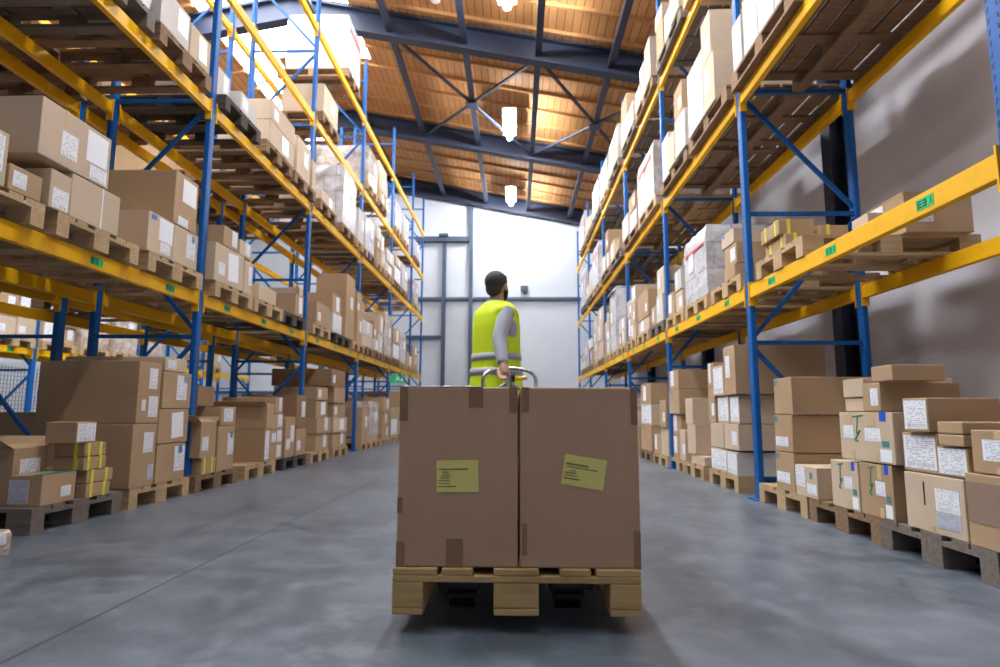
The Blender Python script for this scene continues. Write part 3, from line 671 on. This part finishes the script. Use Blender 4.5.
load(-1, 1, 1, 0, [(8.27, 8.86, t1, t1+.33, 'l', C, .0, .55), (8.4, 8.8, t1+.333, t1+.55, 'L', CL, .3, .5)], 8.55, WOOD, False, -2.765)
load(-1, 1, 1, 1, [(9.05, 9.5, t1, t1+.3, 'W', CW), (9.70, 10.24, t1, t1+1.05, 'L', C, .0, .5), (9.05, 9.5, t1+.303, t1+.6, 'P', C)], 9.65, WOODD, False, -2.765)
load(-1, 1, 1, 2, [(10.45, 10.8, t1, t1+.5, 'L', C), (10.45, 10.8, t1+.503, t1+.9, 'l', C)], 10.62, WOOD, False, -2.765)
# ---- aisle rack, second shelf; darker pallet wood stands in for shade
b2 = LZ[1]+.0545; t2 = b2+.145
load(-1, 2, -1, 2, [(4.74, 5.07, t2, t2+.29, 'P', CL, .0, .5), (4.30, 4.72, t2, t2+.32, 'L', CW, .0, .6)], 4.72, WOODB, True, -2.765)
load(-1, 2, -1, 1, [(3.5, 4.2, t2, t2+.6, '', FW)], 3.85, WOODG, True, -2.765)
load(-1, 2, -1, 0, [(2.7, 3.3, t2, t2+.5, 'L', CL)], 3.0, WOODG, True, -2.765)
load(-1, 2, 0, 0, [(5.69, 6.09, t2, t2+.20, 'l', CW, .0, .6), (5.4, 5.66, t2, t2+.3, 'L', CW, .1, .6)], 5.8, WOODD, True, -2.765)
load(-1, 2, 0, 1, [(6.43, 7.17, t2, t2+.27, 'P', CL, .0, .6), (6.43, 7.17, t2+.273, t2+.52, 'l', CL, .0, .6)], 6.75, WOODB, True, -2.765)
load(-1, 2, 0, 2, [(7.86, 8.0, t2, t2+.4, '', CL, .0, .6), (7.3, 7.8, t2, t2+.5, 'L', CL)], 7.64, WOODB, False, -2.765)
load(-1, 2, 1, 0, [(8.35, 9.0, t2, t2+.18, 'L', CL)], 8.65, WOODB, False, -2.765)
load(-1, 2, 1, 1, [(9.40, 10.2, t2, t2+1.0, '', FW)], 9.75, WOODB, False, -2.765)
load(-1, 2, 1, 2, [(10.4, 10.8, t2, t2+.6, 'L', CW)], 10.65, WOOD, False, -2.765)
# ---- aisle rack, third and top shelf; brown pallets chosen to imitate shade
b3 = LZ[2]+.0545; t3 = b3+.145
load(-1, 3, 1, 0, [(8.25, 8.95, t3, t3+.45, 'L', CL)], 8.6, WOODB, False, -2.765)
b4 = LZ[3]+.0545; t4 = b4+.145
load(-1, 4, 1, 1, [(9.35, 10.15, t4, t4+.98, 'r', FW)], 9.75, WOODB, False, -2.765)
load(-1, 4, 0, 1, [(6.3, 7.0, t4, t4+.4, 'L', CL)], 6.75, WOODB, False, -2.765)

# ---- all remaining slots, filled by kind of load
def fill(s, lv, bay, slot, rr, kind=None, rack=None, xfront=None, y0=None, nmax=4):
    y0 = y0 if y0 is not None else (YRr if s > 0 else YLr)
    wide = s > 0 and lv in (2, 3) and not xfront
    yc = y0+BAY*bay+((.69+1.30*slot) if wide else (.47+.905*slot)); hw = .57 if wide else .39; zl = (0,)+(RZ if s > 0 else LZ); zb = zl[lv]+(.0545 if lv else 0); t = zb+.145
    lim = (zl[lv+1]-.35 if lv+1 < len(zl) else zb+1.3)-t
    kind = kind or rr.choice('abcdw')
    x0, x1 = yc-hw, yc+hw; B = []
    mts = [C, CL, CL, CW] if lv else [C, C, CL, C]
    if kind == 'w': B = [(x0+.02, x1-.02, t, t+lim*rr.uniform(.6, .95), rr.choice(('', 'r')), rr.choice((FW, FW, FB)))]
    else:
        colsN = {'a': 1, 'b': 2, 'c': 2, 'd': 2}[kind]+wide; wd = (x1-x0)/colsN; n = 0
        for c in range(colsN):
            z = t; nb = rr.choice((1, 1, 2)) if wide else rr.choice((1, 2, 2, 3)) if colsN == 2 else rr.choice((2, 3))
            for j in range(nb):
                hh = min(rr.uniform(.2, .42), lim-(z-t))
                if hh < .12: break
                B.append((x0+c*wd+.005, x0+(c+1)*wd-rr.uniform(.005, .06), z, z+hh, rr.choice(('L', 'L', 'l', 'W', 'P', '', 'Lb', 'd')), rr.choice(mts))); z += hh+.003
    load(s, lv, bay, slot, B, yc, rr.choice((WOOD, WOOD, WOODB, WOODB, WOODG)), False, xfront, zb, rack, depth=.75)
rr = random.Random(5)
for lv, bay, kinds in ((1, 1, 'bab'), (1, 2, 'b b'), (1, 3, 'awa'), (1, 4, 'wa '), (2, 1, 'wa'), (2, 2, 'ab'), (2, 3, 'wa'), (2, 4, 'w '),
                       (3, 1, 'ba'), (3, 2, 'aw'), (3, 3, 'wa'), (3, 4, 'w '), (3, 0, 'ab'), (0, 1, 'bab'), (0, 2, 'wab'), (0, 3, 'aw '), (0, 4, 'w  ')):
    for sl, kd in enumerate(kinds):
        if kd != ' ': fill(1, lv, bay, sl, rr, kd)
for lv, bay, kinds in ((0, 2, '  a'), (0, 3, 'aba'), (0, 4, 'w  '), (1, 2, 'abw'), (1, 3, 'awb'), (1, 4, 'a  '), (2, 2, 'wba'), (2, 3, 'aw '), (2, 4, 'w  '),
                       (3, 2, 'wa '), (3, 3, 'ww '), (3, 4, 'w  '), (4, 2, '   '), (3, -1, 'bwb')):  # unseen third-shelf loads of the front bay added to darken the rack interior
    for sl, kd in enumerate(kinds):
        if kd != ' ': fill(-1, lv, bay, sl, rr, kd)
# rear rack of the double row: seen through the aisle rack
BK = 'hidden rear rack'
for lv, bay, kinds in ((1, -1, 'aba'), (1, 0, ' a '), (1, 1, 'a b'), (1, 2, 'a a'), (2, -1, 'bab'), (3, -1, 'aba'), (2, 0, 'b a'), (2, 1, 'wa '), (0, 0, 'a  '), (0, 2, 'a  ')):
    for sl, kd in enumerate(kinds):
        if kd != ' ':
            yc = YLr+BAY*bay+.47+.905*sl; zb = (0,)+LZ; z = zb[lv]+(.0545 if lv else 0)
            rackname = 'rear rack'
            # loads there stand 0.1 m behind the first rack's loads
            load(1, lv, bay, sl, ([(yc-.38, yc+.38, z+.145, z+.9, '', FB)] if kd == 'w' else [(yc-.38, yc-.01, z+.145, z+.145+rr.uniform(.3, .6), 'l', C), (yc+.01, yc+.38, z+.145, z+.145+rr.uniform(.25, .5), '', C)]), yc, WOODB, False, -5.2, z, rackname, depth=.9)
# rack across the next aisle
for bay in range(-1, 5):
    for sl in range(3):
        if bay >= 3 and sl > 0: continue
        yc = 4.4+BAY*bay+.47+.905*sl; z = 1.66+.0545; wr_ = 'rack across the next aisle'
        if rr.random() < .45: B = [(yc-.38, yc+.38, z+.145, z+.145+rr.uniform(.7, 1.0), '', FB)]
        else:
            B = []
            for c in (0, 1):
                zz = z+.145
                for j in range(2): hh = rr.uniform(.28, .42); B.append((yc-.39+c*.4, yc-.02+c*.4, zz, zz+hh, rr.choice(('L', 'W', 'l')), rr.choice((C, CL)))); zz += hh+.003
        if yc > 5.5: load(-1, 1, bay, sl, B, yc, WOOD, False, -7.97, z, 'next-aisle rack', depth=.6)

# wire mesh guard beneath the far aisle's rack
mg = empty('mesh_fence', (-9.3, 8.5, 0)); tag(mg, 'wire mesh fence beneath the rack across the next aisle', 'fence')
m = MB()
for i in range(-45, 60): m.bar((0, i*.075, .05), (0, i*.075, 1.5), .006, .006, up=(0, 1, 0))
for i in range(20): m.bar((0, -3.4, .05+i*.075), (0, 4.5, .05+i*.075), .006, .006, up=(1, 0, 0))
m.build('wire_mesh', STEELD, mg)
for y in (-3.4, -.8, 1.8, 4.5): MB().box(-.03, .03, y-.03, y+.03, 0, 1.55).build('post', BLUE, mg)
load(1, 1, 2, 1, [(11.65, 12.4, RZ[0]+.2, 3.16, '', FW)], 12.02, WOOD, False)
# white plastic sheet that hangs out from a load
m = MB(); n = 8
for i in range(n+1):
    for j in range(4):
        m.v.append((-.02-.5*math.sin(j/3*1.2)*.5, -.35+.7*i/n+.03*math.sin(i*2+j), .12-.10*j/3*j/3-.10*(i/n-.5)**2))
for i in range(n):
    for j in range(3): a = i*4+j; m.f.append((a, a+4, a+5, a+1))
o = m.build('plastic_sheet', PAPER, None, (2.15, 12.0, 3.044), smooth=True); q = o.modifiers.new('thick', 'SOLIDIFY'); q.thickness = .006
tag(o, 'white sheet sticking out over the aisle from the wall rack', 'sheet')

# ------------------------------------------------------------------ the load on the truck
PY = 2.03; PZ = .058
mp = empty('wooden_pallet', (.004, PY+.6, PZ), R(90)*0)
_mp = [(n, b) for n, b in PP]
for n, b in _mp:   # the long side runs away from the lens
    x0, x1, y0, y1, z0, z1 = b; MB().box(y0, y1, x0, x1, z0, z1).build(n, WOODM, mp, bevel=.004)
tag(mp, 'clean light pallet on the truck under the two large boxes', 'pallet')
def bigbox(x0, x1, ydeep, label, rz):
    w_, h = x1-x0, .583; y0 = PY+.012
    r = MB().box(-w_/2, w_/2, 0, ydeep, 0, h).build('cardboard_box', CARDM, None, ((x0+x1)/2, y0, PZ+.1445), bevel=.006)
    r.rotation_euler = (0, 0, rz); tag(r, label, 'box', 'large boxes on the truck'); return r, w_, h
def fp(parent, x0, x1, z0, z1, name, mt, th=.0012, rot=0, y=0):
    m = MB(); cx, cz = (x0+x1)/2, (z0+z1)/2; M = Matrix.Translation((cx, y, cz)) @ Matrix.Rotation(rot, 4, 'Y')
    m.box(-(x1-x0)/2, (x1-x0)/2, -th, 0, -(z1-z0)/2, (z1-z0)/2, M); return m.build(name, mt, parent)
lb, W_, H_ = bigbox(-.388, .009, .59, 'large brown box with level yellow label, beside its twin on the truck', 0)
fp(lb, .035, .083, .515, .583, 'tape', TAPEM); fp(lb, -.035, .02, 0, .09, 'tape', TAPEM); fp(lb, -.198, -.17, .47, .583, 'tape', TAPEM); fp(lb, -.198, -.17, 0, .08, 'tape', TAPEM)
fp(lb, .17, .197, .50, .583, 'tape', TAPEM); fp(lb, -.198, -.18, .17, .22, 'tape', TAPEM)
def ylabel(parent, cx, cz, w2, h2, rot, lines):
    o = fp(parent, cx-w2/2, cx+w2/2, cz-h2/2, cz+h2/2, 'address_label', YELLOWL, .001, rot, -.0005); o['label'] = 'pale yellow printed label'
    m = MB(); M = Matrix.Translation((cx, -.0015, cz)) @ Matrix.Rotation(rot, 4, 'Y'); rr2 = random.Random(3)
    for (u0, u1, v, hh) in lines:
        x = u0
        while x < u1:
            l = rr2.uniform(.012, .05); m.box((x-.5)*w2, (min(x+l, u1)-.5)*w2, -.0006, 0, (v-.5)*h2-hh/2*h2, (v-.5)*h2+hh/2*h2, M); x += l+.012
    m.build('printed_text', YINK, parent)
ylabel(lb, -.197+.197, .29, .139, .103, R(-1), [(.05, .76, .72, .045), (.15, .28, .62, .03), (.1, .32, .53, .03), (.1, .33, .45, .03), (.04, .31, .36, .028), (.04, .31, .27, .028), (.04, .48, .18, .04)])
rb, W2, H2 = bigbox(.016, .408, .59, 'large brown box with tilted yellow label, beside its twin on the truck', 0)
fp(rb, .172, .195, .46, .583, 'tape', TAPEM); fp(rb, -.19, -.165, .50, .583, 'tape', TAPEM); fp(rb, .172, .195, .0, .12, 'tape', TAPEM); fp(rb, -.19, -.172, .04, .14, 'tape', TAPEM)
ylabel(rb, .015, .305, .139, .098, R(9), [(.05, .58, .70, .06), (.1, .8, .6, .035), (.16, .30, .49, .03), (.06, .34, .41, .035), (.06, .34, .32, .03), (.04, .42, .22, .05)])
for x0, x1, nm in ((-.388, .009, 'back box behind the level-labelled one on the truck'), (.016, .408, 'back box behind the tilted-labelled one on the truck')):
    r = MB().box(-(x1-x0)/2, (x1-x0)/2, 0, .58, 0, .575).build('cardboard_box', CARDM, None, ((x0+x1)/2, PY+.612, PZ+.1445), bevel=.006)
    tag(r, 'large brown '+nm, 'box', 'large boxes on the truck')
m = MB(); rr2 = random.Random(8)
nx, ny = 26, 5
for i in range(nx+1):
    for j in range(ny+1): m.v.append((-.19+.26*i/nx, .0+.12*j/ny, .584+(.006*rr2.random() if 0 < j else .001)))
for i in range(nx):
    for j in range(ny): a = i*(ny+1)+j; m.f.append((a, a+1, a+ny+2, a+ny+1))
m.build('plastic_film', PLASTIC, lb)

# pallet truck
tr = empty('pallet_truck', (0, 3.3, 0)); tag(tr, 'hand pallet truck under the loaded pallet with looped chrome handle', 'pallet truck')
for s in (-1, 1):
    f = MB(); f.box(s*.19-.075, s*.19+.075, -1.15, .12, .105, .155); f.build('fork', DPLASTIC, tr, bevel=.008)
    MB().tube([(s*.19-.045, -1.0, .045), (s*.19+.045, -1.0, .045)], .04, 16).build('load_wheel', DPLASTIC, tr)
    MB().box(s*.19-.055, s*.19+.055, -1.03, -.85, .045, .105).build('wheel_bracket', DPLASTIC, tr)
m = MB(); m.box(-.27, .27, .02, .16, .105, .40); m.box(-.12, .12, .16, .3, .15, .42); m.build('pump_housing', JACK, tr, bevel=.02)
for s in (-1, 1): MB().tube([(s*.09-.025, .27, .1), (s*.09+.025, .27, .1)], .1, 20).build('steering_wheel', DPLASTIC, tr)
MB().tube([(0, .24, .36), (-.03, .62, .78), (-.04, .80, .93)], .02, 10).build('tiller', DPLASTIC, tr, smooth=True)
hp = []
HC = (-.04, .935, .92)
for i in range(25):
    a = math.pi*(-.30+1.6*i/24)
    ca, sa = math.cos(a), math.sin(a)
    hp.append((HC[0]+.185*math.copysign(abs(ca)**.75, ca), HC[1]+.03*sa, HC[2]+.095*math.copysign(abs(sa)**.8, sa)-.01))
hp = [(-.04, .80, .90)]+[(hp[-1][0], hp[-1][1], hp[-1][2])] + hp[::-1][1:] + [(-.04, .80, .90)]
MB().tube(hp, .014, 10).build('handle_loop', CHROME, tr, smooth=True)
MB().tube([(.01, .84, .925), (.08, .86, .935)], .014, 8).build('release_lever', mat('lever_yellow', (.75, .55, .05), .4), tr)
MB().box(-.06, .0, .81, .87, .90, .955).build('handle_grip', DPLASTIC, tr, bevel=.01)

# ------------------------------------------------------------------ the worker
PX, PYY = -.145, 4.62
psn = empty('person', (PX, PYY, 0)); tag(psn, 'person in yellow high visibility vest and grey knit walking away pulling the truck', 'person')
TH = R(55)    # facing direction turned from +Y toward +X
fw = Vector((math.sin(TH), math.cos(TH), 0)); rt = Vector((math.cos(TH), -math.sin(TH), 0))
def P(r_, f_, z): v = rt*r_+fw*f_; return Vector((v.x, v.y, z))
def org(o, vox, sm=6):
    q = o.modifiers.new('remesh', 'REMESH'); q.mode = 'VOXEL'; q.voxel_size = vox; q.use_smooth_shade = True
    q = o.modifiers.new('smooth', 'SMOOTH'); q.iterations = sm; q.factor = .5
    return o
# joints; the hand holds the loop behind him
SHR, SHL = P(.18, -.02, 1.445), P(-.18, .0, 1.445)
HAND = Vector((.062, -.37, 1.025)); ELR = Vector((.03, -.26, 1.235))
ELL = P(-.27, .05, 1.2); HL = P(-.26, .2, .98)
HIPR, HIPL = P(.09, 0, .93), P(-.09, 0, .93)
KNR, KNL = P(.10, .16, .52), P(-.10, -.02, .50)
FTR, FTL = P(.10, .30, .09), P(-.10, -.28, .10)
hd = Matrix.Rotation(-R(30), 4, 'Z')     # head looks further to the right than the chest
def Hh(x, y, z): v = hd @ Vector((x, y, 0)); return Vector((v.x+.006, v.y, z))
m = MB()
m.ell(Hh(0, -.01, 1.685), (.078, .098, .092), hd); m.ell(Hh(0, .035, 1.63), (.058, .062, .075), hd); m.ell(Hh(0, .055, 1.60), (.04, .045, .045), hd)
m.ell(Hh(0, .104, 1.652), (.014, .018, .022), hd); m.ell(Hh(0, .098, 1.612), (.026, .012, .011), hd)
for s in (-1, 1):
    m.ell(Hh(s*.080, 0, 1.655), (.010, .022, .032), hd); m.ell(Hh(s*.033, .085, 1.675), (.014, .01, .008), hd)
m.tube([P(0, -.01, 1.44), P(0, 0, 1.52), Hh(0, 0, 1.62)], [.075, .058, .056], 14)
m.tube([P(0, 0, .9), P(0, 0, 1.1), P(0, 0, 1.3), P(0, 0, 1.45)], [.12, .11, .12, .09], 14)
m.tube([SHL, P(0, 0, 1.47), SHR], [.05, .07, .05], 12)
for a, b, c in ((SHR, ELR, HAND), (SHL, ELL, HL)):
    m.tube([a, a.lerp(b, .5), b, b.lerp(c, .4), c], [.05, .045, .038, .036, .026], 12)
for a, b, c in ((HIPR, KNR, FTR), (HIPL, KNL, FTL)): m.tube([a, a.lerp(b, .5), b, b.lerp(c, .4), c], [.085, .075, .052, .05, .035], 12)
# hands: palm, four bent fingers closed on the bar, thumb from the side
def hand(m, c, d, across, palmn, curl):
    d, across, palmn = d.normalized(), across.normalized(), palmn.normalized()
    m.tube([c-d*.01, c+d*.03, c+d*.075], [.026, .034, .032], 10)
    for i, ln in enumerate((.9, 1, .95, .75)):
        o0 = c+d*.07+across*(.027-.018*i)
        p1 = o0+(d*.6+palmn*.8*curl)*.034*ln; p2 = p1+(palmn*1.0*curl+d*(1-curl)-d*.1)*.026*ln; p3 = p2+(-d*.8*curl+palmn*.5)*.02*ln
        m.tube([o0-d*.01, o0, p1, p2, p3], [.0105, .0105, .0098, .009, .0075], 8)
    t0 = c+d*.02+across*.028
    m.tube([t0, t0+(across*.6+d*.7)*.03, t0+(across*.3+d*1.0+palmn*.9*curl)*.045, t0+(d*1.0+palmn*1.6*curl)*.05], [.013, .012, .0105, .0085], 8)
hand(m, HAND, Vector((.25, -.35, -.9)), Vector((-1, 0, -.1)), Vector((0, -1, -.5)), 1.0)
hand(m, HL, Vector((0, .3, -.95)), fw, rt, .45)
body = m.build('body', SKIN, psn, smooth=True); org(body, .0065, 3)
# hair and beard
m = MB(); m.ell(Hh(0, -.018, 1.70), (.087, .100, .088), hd); m.ell(Hh(0, -.05, 1.64), (.068, .055, .06), hd)
m.ell(Hh(.0, .045, 1.742), (.06, .05, .03), hd)
hair = m.build('hair', HAIR, psn, smooth=True); org(hair, .008, 4)
m = MB(); m.ell(Hh(0, .055, 1.585), (.048, .048, .038), hd)
for s in (-1, 1): m.tube([Hh(s*.074, .012, 1.665), Hh(s*.070, .022, 1.62), Hh(s*.045, .05, 1.58)], [.014, .018, .02], 10)
org(m.build('beard', HAIR, psn, smooth=True), .008, 3)
# sweater
def ring(z, a, b, off=0, n=28, k=2.5, dr=0):
    out = []
    for i in range(n):
        t = 2*math.pi*i/n; c, s_ = math.cos(t), math.sin(t)
        out.append(P(dr+a*math.copysign(abs(c)**(2/k), c), off+b*math.copysign(abs(s_)**(2/k), s_), z))
    return out
m = MB()
m.loft([ring(.98, .165, .115), ring(1.1, .155, .11), ring(1.25, .165, .12), ring(1.38, .185, .12), ring(1.46, .17, .10), ring(1.50, .11, .08), ring(1.53, .07, .07)])
m.tube([P(0, -.005, 1.49), P(0, -.002, 1.535), P(0, 0, 1.56)], [.08, .076, .072], 18)
for a, b, c in ((SHR, ELR, HAND), (SHL, ELL, HL)):
    c2 = b.lerp(c, .93)
    m.tube([a.lerp(P(0, 0, 1.45), .25), a, a.lerp(b, .5), b, b.lerp(c, .45), c2.lerp(b, .06), c2], [.05, .060, .060, .054, .049, .042, .040], 16)
org(m.build('sweater', KNIT, psn, smooth=True), .012, 4)
# vest with two reflective bands
VR = [(.80, .225, .185), (.90, .222, .18), (1.0, .212, .17), (1.12, .202, .16), (1.25, .202, .158), (1.35, .207, .155), (1.44, .207, .140), (1.495, .175, .115), (1.53, .12, .09), (1.545, .085, .08)]
vo = MB(); vo.loft([ring(z, a, b) for z, a, b in VR]); 
for q in (-1, 1): vo.ell(P(q*.145, -.012, 1.452), (.085, .095, .062), Matrix.Rotation(-TH, 4, 'Z'))
vest = vo.build('safety_vest', HIVIS, psn, smooth=True); org(vest, .011, 3)
def vr(z):
    for (z0, a0, b0), (z1, a1, b1) in zip(VR, VR[1:]):
        if z0 <= z <= z1: t = (z-z0)/(z1-z0); return a0+(a1-a0)*t, b0+(b1-b0)*t
for z in (1.085, .975):
    m = MB(); a0, b0 = vr(z); a1, b1 = vr(z+.05)
    m.loft([ring(z, a0+.006, b0+.006), ring(z+.05, a1+.006, b1+.006)]); m.build('reflective_band', BAND, psn, smooth=True)
m = MB(); m.ell(P(.192, .01, 1.32), (.02, .055, .08), Matrix.Rotation(-TH, 4, 'Z')); m.build('armhole', KNIT, psn, smooth=True)
# trousers and shoes
m = MB(); m.loft([ring(.84, .17, .125), ring(.95, .16, .115), ring(1.02, .15, .11)])
for a, b, c in ((HIPR, KNR, FTR), (HIPL, KNL, FTL)): m.tube([a-Vector((0, 0, -.02)), a.lerp(b, .5), b, b.lerp(c, .5), c+Vector((0, 0, .03))], [.105, .09, .07, .065, .06], 14)
org(m.build('trousers', TROUS, psn, smooth=True), .015, 4)
for c in (FTR, FTL):
    m = MB(); q = Matrix.Rotation(-TH, 4, 'Z'); m.ell((c.x+fw.x*.06, c.y+fw.y*.06, .045), (.045, .13, .043), q); m.ell((c.x, c.y, .075), (.045, .06, .05), q); org(m.build('shoe', SHOE, psn, smooth=True), .01, 2)

dup = [k for k, v in USED.items() if v > 1]
print('cartons', len(CARTONS), 'objects', len(bpy.data.objects), 'shared labels', len(dup), dup[:6])
